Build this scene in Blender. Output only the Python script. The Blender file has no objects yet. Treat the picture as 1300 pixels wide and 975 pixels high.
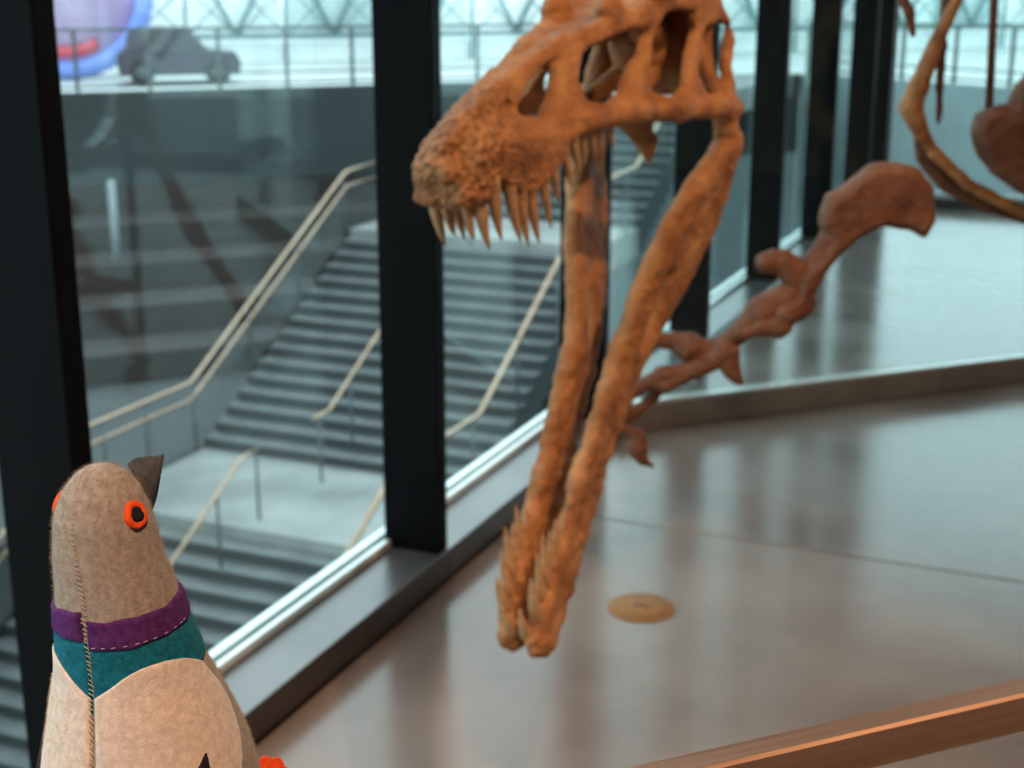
import bpy, bmesh, math, random
import numpy as np
from mathutils import Vector, Matrix, noise

random.seed(7)
sc = bpy.context.scene
COL = sc.collection

# ------------------------------------------------------------------ camera
FPX, PITCH, YAW = 1803.0, math.radians(15.8), math.radians(23.2)
cam_d = bpy.data.cameras.new('camera')
cam = bpy.data.objects.new('camera', cam_d)
COL.objects.link(cam)
cam_d.sensor_fit = 'HORIZONTAL'
cam_d.sensor_width = 36.0
cam_d.lens = FPX / 1300.0 * 36.0
cam_d.clip_start = 0.02
cam_d.clip_end = 500
cam.location = (0, 0, 1.6)
cam.rotation_euler = (math.pi / 2 - PITCH, 0, YAW)
cam_d.dof.use_dof = True
cam_d.dof.focus_distance = 0.74
cam_d.dof.aperture_fstop = 12.5
sc.camera = cam

# ------------------------------------------------------------------ sky, exposure
world = bpy.data.worlds.new('overcast_sky')
sc.world = world
world.use_nodes = True
bg = world.node_tree.nodes['Background']
bg.inputs[0].default_value = (0.80, 0.94, 1.0, 1)
bg.inputs[1].default_value = 2.9
sc.view_settings.view_transform = 'Standard'
sc.view_settings.look = 'None'
sc.view_settings.gamma = 1
sc.view_settings.use_curve_mapping = False
sc.view_settings.exposure = 0.0
KEY_W, FILL_W = 300.0, 400.0

# ------------------------------------------------------------------ materials
def newmat(name):
    m = bpy.data.materials.new(name)
    m.use_nodes = True
    nt = m.node_tree
    return m, nt, nt.nodes['Principled BSDF']

def noise_mat(name, c1, c2, scale=8, rough=0.6, metal=0.0, bump=0.0, bscale=None, detail=6, stretch=None,
              rough2=None, spec=0.5, bdist=0.01):
    m, nt, b = newmat(name)
    N, L = nt.nodes, nt.links
    tc = N.new('ShaderNodeTexCoord')
    mp = N.new('ShaderNodeMapping')
    L.new(tc.outputs['Object'], mp.inputs[0])
    if stretch:
        mp.inputs['Scale'].default_value = stretch
    nz = N.new('ShaderNodeTexNoise')
    nz.inputs['Scale'].default_value = scale
    nz.inputs['Detail'].default_value = detail
    L.new(mp.outputs[0], nz.inputs['Vector'])
    rp = N.new('ShaderNodeValToRGB')
    rp.color_ramp.elements[0].position = 0.32
    rp.color_ramp.elements[1].position = 0.68
    rp.color_ramp.elements[0].color = (*c1, 1)
    rp.color_ramp.elements[1].color = (*c2, 1)
    L.new(nz.outputs['Fac'], rp.inputs[0])
    L.new(rp.outputs[0], b.inputs['Base Color'])
    b.inputs['Roughness'].default_value = rough
    b.inputs['Metallic'].default_value = metal
    b.inputs['Specular IOR Level'].default_value = spec
    if rough2 is not None:
        mr = N.new('ShaderNodeMapRange')
        mr.inputs['To Min'].default_value = rough
        mr.inputs['To Max'].default_value = rough2
        L.new(nz.outputs['Fac'], mr.inputs[0])
        L.new(mr.outputs[0], b.inputs['Roughness'])
    if bump:
        n2 = N.new('ShaderNodeTexNoise')
        n2.inputs['Scale'].default_value = bscale or scale * 4
        n2.inputs['Detail'].default_value = 5
        L.new(mp.outputs[0], n2.inputs['Vector'])
        bp = N.new('ShaderNodeBump')
        bp.inputs['Strength'].default_value = bump
        bp.inputs['Distance'].default_value = bdist
        L.new(n2.outputs['Fac'], bp.inputs['Height'])
        L.new(bp.outputs[0], b.inputs['Normal'])
    return m

def felt_mat(name, c1, c2):
    m = noise_mat(name, c1, c2, scale=260, rough=0.95, bump=0.5, bscale=900, detail=4, spec=0.1, bdist=0.0008)
    b = m.node_tree.nodes['Principled BSDF']
    b.inputs['Sheen Weight'].default_value = 0.25
    b.inputs['Sheen Roughness'].default_value = 0.6
    b.inputs['Sheen Tint'].default_value = (*[min(1, c * 1.6 + .05) for c in c2], 1)
    return m

def glass_mat(name, tint, f0=0.03):
    m, nt, b = newmat(name)
    N, L = nt.nodes, nt.links
    N.remove(b)
    out = N['Material Output']
    tr = N.new('ShaderNodeBsdfTransparent')
    tr.inputs[0].default_value = (*tint, 1)
    gl = N.new('ShaderNodeBsdfGlossy')
    gl.inputs['Roughness'].default_value = 0.01
    gl.inputs[0].default_value = (0.9, 0.97, 0.97, 1)
    lw = N.new('ShaderNodeLayerWeight')
    lw.inputs[0].default_value = 0.5
    pw = N.new('ShaderNodeMath'); pw.operation = 'POWER'; pw.inputs[1].default_value = 5.0
    L.new(lw.outputs['Facing'], pw.inputs[0])
    ma = N.new('ShaderNodeMath'); ma.operation = 'MULTIPLY_ADD'
    ma.inputs[1].default_value = 0.55; ma.inputs[2].default_value = f0
    L.new(pw.outputs[0], ma.inputs[0])
    mx = N.new('ShaderNodeMixShader')
    L.new(ma.outputs[0], mx.inputs[0])
    L.new(tr.outputs[0], mx.inputs[1]); L.new(gl.outputs[0], mx.inputs[2])
    L.new(mx.outputs[0], out.inputs[0])
    return m

def bone_mat(name, c1, c2, c3, pits=False):
    m, nt, b = newmat(name)
    N, L = nt.nodes, nt.links
    tc = N.new('ShaderNodeTexCoord')
    nz = N.new('ShaderNodeTexNoise'); nz.inputs['Scale'].default_value = 14; nz.inputs['Detail'].default_value = 8
    L.new(tc.outputs['Object'], nz.inputs['Vector'])
    rp = N.new('ShaderNodeValToRGB')
    e = rp.color_ramp.elements
    e[0].position = 0.28; e[0].color = (*c1, 1)
    e[1].position = 0.72; e[1].color = (*c3, 1)
    k = e.new(0.5); k.color = (*c2, 1)
    L.new(nz.outputs['Fac'], rp.inputs[0])
    L.new(rp.outputs[0], b.inputs['Base Color'])
    b.inputs['Roughness'].default_value = 0.62
    b.inputs['Specular IOR Level'].default_value = 0.3
    n2 = N.new('ShaderNodeTexNoise'); n2.inputs['Scale'].default_value = 70; n2.inputs['Detail'].default_value = 6
    L.new(tc.outputs['Object'], n2.inputs['Vector'])
    bp = N.new('ShaderNodeBump'); bp.inputs['Strength'].default_value = 0.9; bp.inputs['Distance'].default_value = 0.008
    L.new(n2.outputs['Fac'], bp.inputs['Height'])
    L.new(bp.outputs[0], b.inputs['Normal'])
    if pits:
        # the snout of this cast is covered in small rounded knobs with pits between them
        vo = N.new('ShaderNodeTexVoronoi'); vo.inputs['Scale'].default_value = 92
        L.new(tc.outputs['Object'], vo.inputs['Vector'])
        sx = N.new('ShaderNodeSeparateXYZ'); L.new(tc.outputs['Object'], sx.inputs[0])
        mr = N.new('ShaderNodeMapRange')
        mr.inputs['From Min'].default_value = -0.25; mr.inputs['From Max'].default_value = -0.34
        mr.inputs['To Min'].default_value = 0.0; mr.inputs['To Max'].default_value = 0.6
        L.new(sx.outputs['Y'], mr.inputs[0])
        b2 = N.new('ShaderNodeBump'); b2.invert = True
        b2.inputs['Distance'].default_value = 0.0085
        L.new(mr.outputs[0], b2.inputs['Strength'])
        L.new(vo.outputs['Distance'], b2.inputs['Height'])
        L.new(bp.outputs[0], b2.inputs['Normal'])
        L.new(b2.outputs[0], b.inputs['Normal'])
        mx = N.new('ShaderNodeMix'); mx.data_type = 'RGBA'
        k2 = N.new('ShaderNodeMath'); k2.operation = 'MULTIPLY'
        mr2 = N.new('ShaderNodeMapRange')
        mr2.inputs['From Min'].default_value = 0.35; mr2.inputs['From Max'].default_value = 0.75
        L.new(vo.outputs['Distance'], mr2.inputs[0])
        L.new(mr2.outputs[0], k2.inputs[0]); L.new(mr.outputs[0], k2.inputs[1])
        L.new(k2.outputs[0], mx.inputs['Factor'])
        L.new(rp.outputs[0], mx.inputs['A']); mx.inputs['B'].default_value = (0.10, 0.035, 0.013, 1)
        L.new(mx.outputs['Result'], b.inputs['Base Color'])
    return m

M = {}
M['concrete_floor'] = noise_mat('polished_concrete', (0.145, 0.105, 0.090), (0.245, 0.187, 0.163), scale=1.7, rough=0.11, rough2=0.27,
                                bump=0.015, bscale=5, spec=0.55)
M['joint'] = noise_mat('joint_filler', (0.07, 0.055, 0.05), (0.09, 0.07, 0.06), rough=0.8)
M['black_metal'] = noise_mat('black_powder_coat', (0.002, 0.002, 0.0025), (0.003, 0.003, 0.0035), rough=0.5, spec=0.04)
M['bronze_dark'] = noise_mat('dark_bronze_coat', (0.030, 0.021, 0.018), (0.042, 0.030, 0.026), rough=0.28, scale=3, spec=0.5)
M['bead'] = noise_mat('glazing_bead_aluminium', (0.78, 0.82, 0.82), (0.85, 0.88, 0.88), rough=0.25, metal=0.35)  # near-white base carries the sky reflected in the beads
M['sill_top'] = noise_mat('satin_bronze_sill', (0.16, 0.15, 0.15), (0.205, 0.19, 0.19), scale=3, rough=0.3, metal=0.7)
M['glass'] = glass_mat('window_glass', (0.88, 0.95, 0.945))
M['glass_clear'] = glass_mat('barrier_glass', (0.92, 0.985, 0.98), 0.03)
M['curb'] = noise_mat('brushed_bronze_curb', (0.24, 0.195, 0.165), (0.30, 0.25, 0.215), scale=6, rough=0.42, metal=0.35)
M['steel'] = noise_mat('brushed_steel', (0.40, 0.275, 0.19), (0.50, 0.355, 0.26), scale=5, rough=0.30, metal=1.0)
M['dark_steel'] = noise_mat('grey_painted_steel', (0.07, 0.085, 0.09), (0.10, 0.115, 0.12), rough=0.5)
M['rail'] = noise_mat('brushed_copper_bronze', (0.36, 0.19, 0.115), (0.48, 0.27, 0.175), scale=60, rough=0.26, rough2=0.40, metal=0.65,
                      bump=0.12, bscale=120, stretch=(0.06, 2.0, 2.0), bdist=0.002)
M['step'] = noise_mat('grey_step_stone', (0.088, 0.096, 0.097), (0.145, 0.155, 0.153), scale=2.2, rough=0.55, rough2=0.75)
M['riser'] = noise_mat('dark_riser_stone', (0.028, 0.034, 0.036), (0.042, 0.048, 0.05), scale=2.2, rough=0.6)  # same stair as the treads, shade of the upright faces put into the colour
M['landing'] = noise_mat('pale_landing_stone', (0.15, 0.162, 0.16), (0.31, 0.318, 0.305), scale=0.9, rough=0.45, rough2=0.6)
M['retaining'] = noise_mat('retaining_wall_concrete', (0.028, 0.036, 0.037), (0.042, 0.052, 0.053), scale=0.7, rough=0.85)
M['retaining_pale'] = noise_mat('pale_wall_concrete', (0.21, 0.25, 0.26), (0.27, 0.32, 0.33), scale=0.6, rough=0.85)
M['tier'] = noise_mat('dark_brown_tier', (0.020, 0.015, 0.013), (0.036, 0.027, 0.023), scale=1.5, rough=0.8)  # shade of the recess put into the colour, since these faces see the sky
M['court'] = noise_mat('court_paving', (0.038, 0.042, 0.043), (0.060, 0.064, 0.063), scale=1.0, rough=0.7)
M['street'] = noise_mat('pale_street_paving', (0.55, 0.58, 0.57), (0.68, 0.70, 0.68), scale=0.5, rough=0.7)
M['facade'] = noise_mat('pale_facade_panel', (0.66, 0.76, 0.76), (0.90, 0.93, 0.92), scale=0.35, rough=0.35)
M['facade_dim'] = noise_mat('pale_aqua_panel', (0.42, 0.55, 0.56), (0.62, 0.72, 0.72), scale=0.8, rough=0.3)
M['facade_white'] = noise_mat('white_panel', (0.88, 0.90, 0.90), (0.95, 0.95, 0.95), scale=0.8, rough=0.3)
M['truss'] = noise_mat('teal_truss_paint', (0.16, 0.26, 0.27), (0.20, 0.31, 0.32), rough=0.5)
M['ceiling'] = noise_mat('dark_ceiling', (0.05, 0.045, 0.042), (0.07, 0.062, 0.058), rough=0.9)
M['brown_wall'] = noise_mat('warm_brown_wall', (0.20, 0.12, 0.08), (0.26, 0.16, 0.11), rough=0.8)
M['bone'] = bone_mat('cast_bone', (0.19, 0.068, 0.024), (0.33, 0.130, 0.043), (0.45, 0.205, 0.078))
M['bone_snout'] = bone_mat('cast_bone_knobbly', (0.19, 0.068, 0.024), (0.33, 0.130, 0.043), (0.45, 0.205, 0.078), pits=True)
M['bone_dark'] = bone_mat('dark_cast_bone', (0.085, 0.030, 0.015), (0.14, 0.050, 0.023), (0.20, 0.078, 0.036))  # same cast bone, backlit shade put into the colour
M['tooth'] = bone_mat('tooth_enamel', (0.24, 0.115, 0.055), (0.40, 0.21, 0.10), (0.54, 0.32, 0.16))
M['brass'] = noise_mat('brass_cover', (0.26, 0.125, 0.05), (0.32, 0.165, 0.07), rough=0.75, metal=0.1, spec=0.2, scale=30)
M['felt_grey'] = felt_mat('taupe_felt', (0.27, 0.195, 0.15), (0.40, 0.305, 0.24))
M['felt_pink'] = felt_mat('pale_pink_felt', (0.60, 0.435, 0.35), (0.78, 0.59, 0.49))
M['felt_purple'] = felt_mat('purple_felt', (0.060, 0.012, 0.075), (0.105, 0.026, 0.125))
M['felt_teal'] = felt_mat('teal_felt', (0.004, 0.085, 0.125), (0.010, 0.15, 0.20))
M['felt_beak'] = felt_mat('charcoal_felt', (0.050, 0.040, 0.036), (0.10, 0.083, 0.075))
M['felt_red'] = felt_mat('orange_red_felt', (0.80, 0.06, 0.012), (0.95, 0.11, 0.025))
M['felt_black'] = felt_mat('black_felt', (0.012, 0.009, 0.012), (0.022, 0.016, 0.022))
M['thread'] = noise_mat('tan_thread', (0.40, 0.27, 0.15), (0.55, 0.40, 0.25), scale=400, rough=0.9)
M['thread_pale'] = noise_mat('pale_thread', (0.50, 0.42, 0.40), (0.62, 0.55, 0.52), scale=400, rough=0.9)
M['car'] = noise_mat('plum_grey_paint', (0.055, 0.050, 0.075), (0.08, 0.072, 0.10), rough=0.3)
M['car_glass'] = noise_mat('car_window', (0.02, 0.025, 0.03), (0.03, 0.035, 0.04), rough=0.1)
M['tyre'] = noise_mat('tyre_rubber', (0.02, 0.02, 0.02), (0.03, 0.03, 0.03), rough=0.9)
M['sign_pink'] = noise_mat('lilac_sign_face', (0.60, 0.42, 0.68), (0.72, 0.55, 0.78), scale=0.8, rough=0.4)
M['sign_blue'] = noise_mat('blue_sign_rim', (0.16, 0.26, 0.75), (0.25, 0.38, 0.88), scale=0.8, rough=0.4)
M['sign_red'] = noise_mat('red_sign_stripe', (0.65, 0.06, 0.10), (0.75, 0.10, 0.14), rough=0.4)
M['lamp_black'] = noise_mat('lamp_housing', (0.015, 0.015, 0.015), (0.02, 0.02, 0.02), rough=0.4)

# ------------------------------------------------------------------ object helpers
WL = {}
def link(o, parent, loc):
    COL.objects.link(o)
    loc = Vector(loc)
    WL[o.name] = loc
    if parent is not None:
        o.parent = parent
        o.location = loc - WL[parent.name]
    else:
        o.location = loc
    return o

def tag(o, label=None, cat=None, group=None, kind=None):
    if label: o['label'] = label
    if cat: o['category'] = cat
    if group: o['group'] = group
    if kind: o['kind'] = kind
    return o

def thing(name, loc, label=None, cat=None, group=None, kind=None, parent=None):
    o = bpy.data.objects.new(name, None)
    o.empty_display_size = 0.1
    link(o, parent, loc)
    return tag(o, label, cat, group, kind)

def mesh_data(name, verts, faces, mat, smooth=True):
    me = bpy.data.meshes.new(name)
    me.from_pydata([tuple(v) for v in verts], [], [tuple(f) for f in faces])
    me.materials.append(M[mat])
    if smooth:
        me.polygons.foreach_set('use_smooth', [True] * len(me.polygons))
    me.update()
    return me

def mobj(name, verts, faces, mat, parent=None, smooth=True):
    V = np.array([tuple(v) for v in verts], float)
    c = (V.min(0) + V.max(0)) / 2
    me = mesh_data(name, V - c, faces, mat, smooth)
    o = bpy.data.objects.new(name, me)
    return link(o, parent, c)

_cache = {}
def box(name, size, center, mat, parent=None, rotz=0.0, bevel=0.004, data_name=None):
    key = ('box', tuple(round(s, 4) for s in size), mat, bevel)
    me = _cache.get(key)
    if me is None:
        bm = bmesh.new()
        bmesh.ops.create_cube(bm, size=1)
        for v in bm.verts:
            v.co = Vector((v.co.x * size[0], v.co.y * size[1], v.co.z * size[2]))
        if bevel and bevel < min(size) / 2.2:
            bmesh.ops.bevel(bm, geom=bm.edges[:], offset=bevel, segments=1, affect='EDGES')
        me = bpy.data.meshes.new(name)
        bm.to_mesh(me); bm.free()
        me.materials.append(M[mat])
        _cache[key] = me
    o = bpy.data.objects.new(name, me)
    link(o, parent, center)
    o.rotation_euler.z = rotz
    return o

def tube_geo(pts, rad, n=12, flat=1.0, caps=True):
    P = [Vector(p) for p in pts]
    if not hasattr(rad, '__len__'): rad = [rad] * len(P)
    verts, faces = [], []
    up = None
    for i, p in enumerate(P):
        if i == 0: t = P[1] - P[0]
        elif i == len(P) - 1: t = P[-1] - P[-2]
        else: t = (P[i + 1] - P[i]).normalized() + (P[i] - P[i - 1]).normalized()
        t.normalize()
        if up is None:
            up = Vector((0, 0, 1)) if abs(t.z) < 0.9 else Vector((1, 0, 0))
        a = t.cross(up); a.normalize()
        b = a.cross(t); b.normalize()
        up = b
        for k in range(n):
            q = 2 * math.pi * k / n
            verts.append(p + a * (math.cos(q) * rad[i]) + b * (math.sin(q) * rad[i] * flat))
    for i in range(len(P) - 1):
        for k in range(n):
            faces.append((i * n + k, i * n + (k + 1) % n, (i + 1) * n + (k + 1) % n, (i + 1) * n + k))
    if caps:
        faces.append(tuple(range(n - 1, -1, -1)))
        faces.append(tuple(range((len(P) - 1) * n, len(P) * n)))
    return verts, faces

def tube(name, pts, rad, mat, parent=None, n=12, flat=1.0):
    v, f = tube_geo(pts, rad, n, flat)
    return mobj(name, v, f, mat, parent)

def joined(name, geos, mat, parent=None, smooth=True, kind=None):
    V, F = [], []
    for v, f in geos:
        o = len(V)
        V += [tuple(q) for q in v]
        F += [tuple(i + o for i in q) for q in f]
    o = mobj(name, V, F, mat, parent, smooth)
    if kind: o['kind'] = kind
    return o

def disc_geo(c, r, h, n=40, bev=0.15):
    """lathe of a coin standing on z"""
    prof = [(0, 0), (r, 0), (r, h * (1 - bev * 2)), (r - h * bev * 2, h), (0, h)]
    return lathe_geo(c, prof, n)

def lathe_geo(c, prof, n=32):
    V, F = [], []
    for (r, z) in prof:
        for k in range(n):
            a = 2 * math.pi * k / n
            V.append((c[0] + r * math.cos(a), c[1] + r * math.sin(a), c[2] + z))
    for i in range(len(prof) - 1):
        for k in range(n):
            F.append((i * n + k, i * n + (k + 1) % n, (i + 1) * n + (k + 1) % n, (i + 1) * n + k))
    return V, F

def prism(name, poly, z0, z1, mat, parent=None):
    n = len(poly)
    V = [(x, y, z0) for x, y in poly] + [(x, y, z1) for x, y in poly]
    F = [tuple(range(n - 1, -1, -1)), tuple(range(n, 2 * n))]
    F += [(i, (i + 1) % n, n + (i + 1) % n, n + i) for i in range(n)]
    return mobj(name, V, F, mat, parent, smooth=False)

# ------------------------------------------------------------------ implicit bones (signed distance + surface nets)
def surface_nets(f, org, h):
    nx, ny, nz = f.shape
    ins = f < 0
    corners = [(i, j, k) for i in (0, 1) for j in (0, 1) for k in (0, 1)]
    cnt = np.zeros((nx - 1, ny - 1, nz - 1), int)
    for i, j, k in corners:
        cnt += ins[i:nx - 1 + i, j:ny - 1 + j, k:nz - 1 + k]
    act = (cnt > 0) & (cnt < 8)
    idx = -np.ones(act.shape, int)
    A = np.argwhere(act)
    idx[act] = np.arange(len(A))
    acc = np.zeros((len(A), 3)); num = np.zeros(len(A))
    for a in corners:
        for ax in range(3):
            if a[ax]: continue
            b = list(a); b[ax] = 1
            fa = f[A[:, 0] + a[0], A[:, 1] + a[1], A[:, 2] + a[2]]
            fb = f[A[:, 0] + b[0], A[:, 1] + b[1], A[:, 2] + b[2]]
            cr = (fa < 0) != (fb < 0)
            t = np.where(cr, fa / np.where(cr, fa - fb, 1), 0)
            p = np.tile(np.array(a, float), (len(A), 1))
            p[:, ax] += t
            acc[cr] += p[cr]; num[cr] += 1
    V = (A + acc / num[:, None]) * h + org
    F = []
    for ax in range(3):
        u, v = [(1, 2), (2, 0), (0, 1)][ax]
        sl0 = [slice(1, -1)] * 3; sl1 = [slice(1, -1)] * 3
        sl0[ax] = slice(0, -1); sl1[ax] = slice(1, None)
        a0 = ins[tuple(sl0)]; a1 = ins[tuple(sl1)]
        E_ = np.argwhere(a0 != a1)
        E_[:, u] += 1; E_[:, v] += 1
        flip = ~a0[a0 != a1]
        def g(du, dv):
            q = E_.copy(); q[:, u] += du; q[:, v] += dv
            return idx[q[:, 0], q[:, 1], q[:, 2]]
        Q = np.stack([g(-1, -1), g(0, -1), g(0, 0), g(-1, 0)], 1)
        Q[flip] = Q[flip][:, ::-1]
        F.append(Q)
    F = np.concatenate(F)
    F = F[(F >= 0).all(1)]
    return V, F

def smin(a, b, k):
    h = np.clip(0.5 + 0.5 * (b - a) / k, 0, 1)
    return b + (a - b) * h - k * h * (1 - h)
def smax(a, b, k): return -smin(-a, -b, k)

def poly_sd(x, y, poly):
    P = np.array(poly, float)
    d = np.full(x.shape, 1e9); s = np.ones(x.shape)
    n = len(P)
    for i in range(n):
        a, b = P[i], P[(i + 1) % n]
        e = b - a
        wx, wy = x - a[0], y - a[1]
        t = np.clip((wx * e[0] + wy * e[1]) / (e @ e), 0, 1)
        d = np.minimum(d, (wx - e[0] * t) ** 2 + (wy - e[1] * t) ** 2)
        c1 = y >= a[1]; c2 = y < b[1]; c3 = e[0] * wy > e[1] * wx
        fl = (c1 & c2 & c3) | (~c1 & ~c2 & ~c3)
        s = np.where(fl, -s, s)
    return s * np.sqrt(d)

def cone_sd(X, Y, Z, a, b, ra, rb, sc_=(1, 1, 1)):
    a = np.array(a, float); b = np.array(b, float)
    e = b - a
    px, py, pz = X - a[0], Y - a[1], Z - a[2]
    t = np.clip((px * e[0] + py * e[1] + pz * e[2]) / max(e @ e, 1e-9), 0, 1)
    dx, dy, dz = (px - e[0] * t) / sc_[0], (py - e[1] * t) / sc_[1], (pz - e[2] * t) / sc_[2]
    return np.sqrt(dx * dx + dy * dy + dz * dz) - (ra + (rb - ra) * t)

def chain_sd(X, Y, Z, pts, k=0.008, sc_=(1, 1, 1)):
    d = None
    for p, q in zip(pts[:-1], pts[1:]):
        c = cone_sd(X, Y, Z, p[:3], q[:3], p[3], q[3], sc_)
        d = c if d is None else smin(d, c, k)
    return d

def ell_sd(X, Y, Z, c, r):
    q = np.sqrt(((X - c[0]) / r[0]) ** 2 + ((Y - c[1]) / r[1]) ** 2 + ((Z - c[2]) / r[2]) ** 2)
    return (q - 1) * min(r)

def grid(lo, hi, h):
    n = [int(math.ceil((b - a) / h)) + 1 for a, b in zip(lo, hi)]
    return np.meshgrid(*[a + np.arange(m) * h for a, m in zip(lo, n)], indexing='ij')

def sdf_obj(name, fn, lo, hi, h, frame, mat, parent, rough=0.0, rscale=18, post=None):
    X, Y, Z = grid(lo, hi, h)
    V, F = surface_nets(fn(X, Y, Z), np.array(lo, float), h)
    if rough or post:
        N = np.zeros_like(V)
        t = V[F]
        fn_ = np.cross(t[:, 2] - t[:, 0], t[:, 3] - t[:, 1])
        for k in range(4): np.add.at(N, F[:, k], fn_)
        N /= np.linalg.norm(N, axis=1)[:, None] + 1e-12
        D = np.zeros(len(V))
        if rough:
            D += [rough * noise.fractal(Vector(p * rscale), 0.9, 2.0, 4) for p in V]
        if post: D += post(V)
        V = V + N * D[:, None]
    O, ax, ay, az = [np.array(q, float) for q in frame]
    W = O + V[:, :1] * ax + V[:, 1:2] * ay + V[:, 2:3] * az
    if np.dot(np.cross(ax, ay), az) < 0: F = F[:, ::-1]
    return mobj(name, W, F.tolist(), mat, parent)

# ================================================================== SETTING
SILL_F, GLASS_X, SILL_Z = -1.607, -1.78, 0.087
YEND = 10.75
CEIL = 4.2

floor = thing('floor', (1.5, 3, 0), 'polished warm grey concrete floor under the skeleton', kind='structure')
def slab(x0, x1, y0, y1):
    box('floor_slab', (x1 - x0, y1 - y0, 0.10), ((x0 + x1) / 2, (y0 + y1) / 2, -0.05), 'concrete_floor', floor, bevel=0.003)
slab(-1.60, 6.0, -4.5, 3.897); slab(-1.60, 6.0, 3.903, YEND)
box('joint_strip', (7.6, 0.03, 0.09), (2.2, 3.9, -0.048), 'joint', floor, bevel=0)

tag(box('ceiling', (8.2, 15.6, 0.3), (2.2, 3.1, CEIL + 0.15), 'ceiling'), 'dark ceiling above the gallery', kind='structure')
tag(box('wall_back', (8.2, 0.2, CEIL), (2.2, -4.6, CEIL / 2), 'brown_wall'), 'warm brown wall behind the visitors', kind='structure')
tag(box('wall_right', (0.2, 15.2, CEIL), (6.1, 3.1, CEIL / 2), 'brown_wall'), 'warm brown wall on the gallery side away from the windows', kind='structure')

# curtain wall on the left: one window per bay
mull = [-2.15, -0.80, 0.54, 1.888, 3.305, 4.63, 5.98, 7.34, 8.70, 10.05]
def window_bay(i, y0, y1, lab):
    w = thing('window_%d' % i, (SILL_F, y0, 0), lab, kind='structure')
    yc, ln = (y0 + y1) / 2, y1 - y0
    # dark front board of the low sill, its pale top, bead, pane, mullion at the near end
    box('sill', (0.173, ln, SILL_Z - 0.006), ((SILL_F + GLASS_X) / 2, yc, (SILL_Z - 0.006) / 2), 'bronze_dark', w, bevel=0.002)
    box('sill_top', (0.176, ln, 0.006), ((SILL_F + GLASS_X) / 2 + 0.001, yc, SILL_Z - 0.003), 'sill_top', w, bevel=0.0015)
    yb0, yb1 = y0 + 0.0, y1 - 0.055
    box('glazing_bead', (0.022, yb1 - yb0, 0.022), (GLASS_X + 0.011, (yb0 + yb1) / 2, SILL_Z + 0.011), 'bead', w, bevel=0.003)
    box('pane', (0.012, ln, CEIL - SILL_Z), (GLASS_X - 0.008, yc, (CEIL + SILL_Z) / 2), 'glass', w, bevel=0)
    box('outer_bead', (0.03, ln, 0.03), (GLASS_X - 0.031, yc, SILL_Z + 0.008), 'bead', w, bevel=0.003)
    box('mullion', (0.168, 0.056, CEIL - SILL_Z), ((SILL_F + GLASS_X) / 2 - 0.001, y1 - 0.028, (CEIL + SILL_Z) / 2), 'black_metal', w, bevel=0.003)
ends = mull + [YEND]
for i in range(len(ends) - 1):
    window_bay(i + 1, ends[i], ends[i + 1], 'tall glass bay of the window wall, bay %s of the row' %
               ['one', 'two', 'three', 'four', 'five', 'six', 'seven', 'eight', 'nine', 'ten'][i])
# plinth under the window wall
tag(box('trim_1', (0.26, 13.2, 5.2), (-1.76, 4.2, -2.61), 'retaining'), 'concrete plinth below the window wall', kind='structure')
# end wall of glass with corner post
w = thing('window_%d' % len(ends), (-1.6, YEND, 0), 'glass end wall beyond the barrier, with a pale low sill', kind='structure')
box('corner_post', (0.24, 0.24, CEIL), (-1.74, YEND + 0.12, CEIL / 2), 'black_metal', w)
box('sill', (7.6, 0.17, 0.08), (2.2, YEND + 0.085, 0.04), 'bronze_dark', w)
box('glazing_bead', (7.6, 0.03, 0.03), (2.2, YEND + 0.13, 0.095), 'bead', w)
for k in range(3):
    box('pane', (2.53, 0.012, CEIL - 0.08), (-1.6 + 2.5333 * (k + 0.5), YEND + 0.15, (CEIL + 0.08) / 2), 'glass', w, bevel=0)
    if k: box('mullion', (0.056, 0.15, CEIL - 0.08), (-1.6 + 2.5333 * k, YEND + 0.075, (CEIL + 0.08) / 2), 'black_metal', w)

# ------------------------------------------------------------------ sunken court outside
LZ = -5.0
XL, XR, XC = -12.0, -7.5, -9.65
R_, T_ = 0.16, 0.30
NLOW, NUP, NTOP = 14, 16, 12
Y0, Y1 = 14.0, 16.5
SZ = LZ + R_ * (NUP + NTOP)          # street level
MZ = LZ + R_ * NUP                   # upper landing level
st = thing('stair', (XC, 14, LZ - R_ * NLOW), 'wide grey stone stair climbing from the sunken court to the street', kind='structure')
sw = XR - XL
def step(y, ztop, k):
    # riser block with shade in its colour, and the sky-lit tread slab
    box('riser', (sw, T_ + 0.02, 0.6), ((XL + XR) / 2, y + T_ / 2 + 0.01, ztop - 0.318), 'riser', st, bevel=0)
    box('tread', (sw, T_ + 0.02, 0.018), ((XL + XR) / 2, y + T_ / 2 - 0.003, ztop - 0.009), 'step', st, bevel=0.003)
for k in range(1, NLOW):
    step(Y0 - T_ * k, LZ - R_ * k, k)
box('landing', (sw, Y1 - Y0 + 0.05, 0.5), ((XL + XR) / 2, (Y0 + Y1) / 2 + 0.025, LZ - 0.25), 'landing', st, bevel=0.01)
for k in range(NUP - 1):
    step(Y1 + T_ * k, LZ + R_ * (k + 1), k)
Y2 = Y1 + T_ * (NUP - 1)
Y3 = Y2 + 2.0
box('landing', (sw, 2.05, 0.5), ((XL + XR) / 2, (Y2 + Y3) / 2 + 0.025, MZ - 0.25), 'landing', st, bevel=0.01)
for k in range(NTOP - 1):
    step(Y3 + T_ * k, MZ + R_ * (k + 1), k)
Y4 = Y3 + T_ * (NTOP - 1)
box('stair_side', (0.35, Y4 - 9.0, 0.001 + 0.3), (XR + 0.3, (Y4 + 9.0) / 2, LZ - R_ * NLOW + 0.15), 'riser', st)

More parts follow.
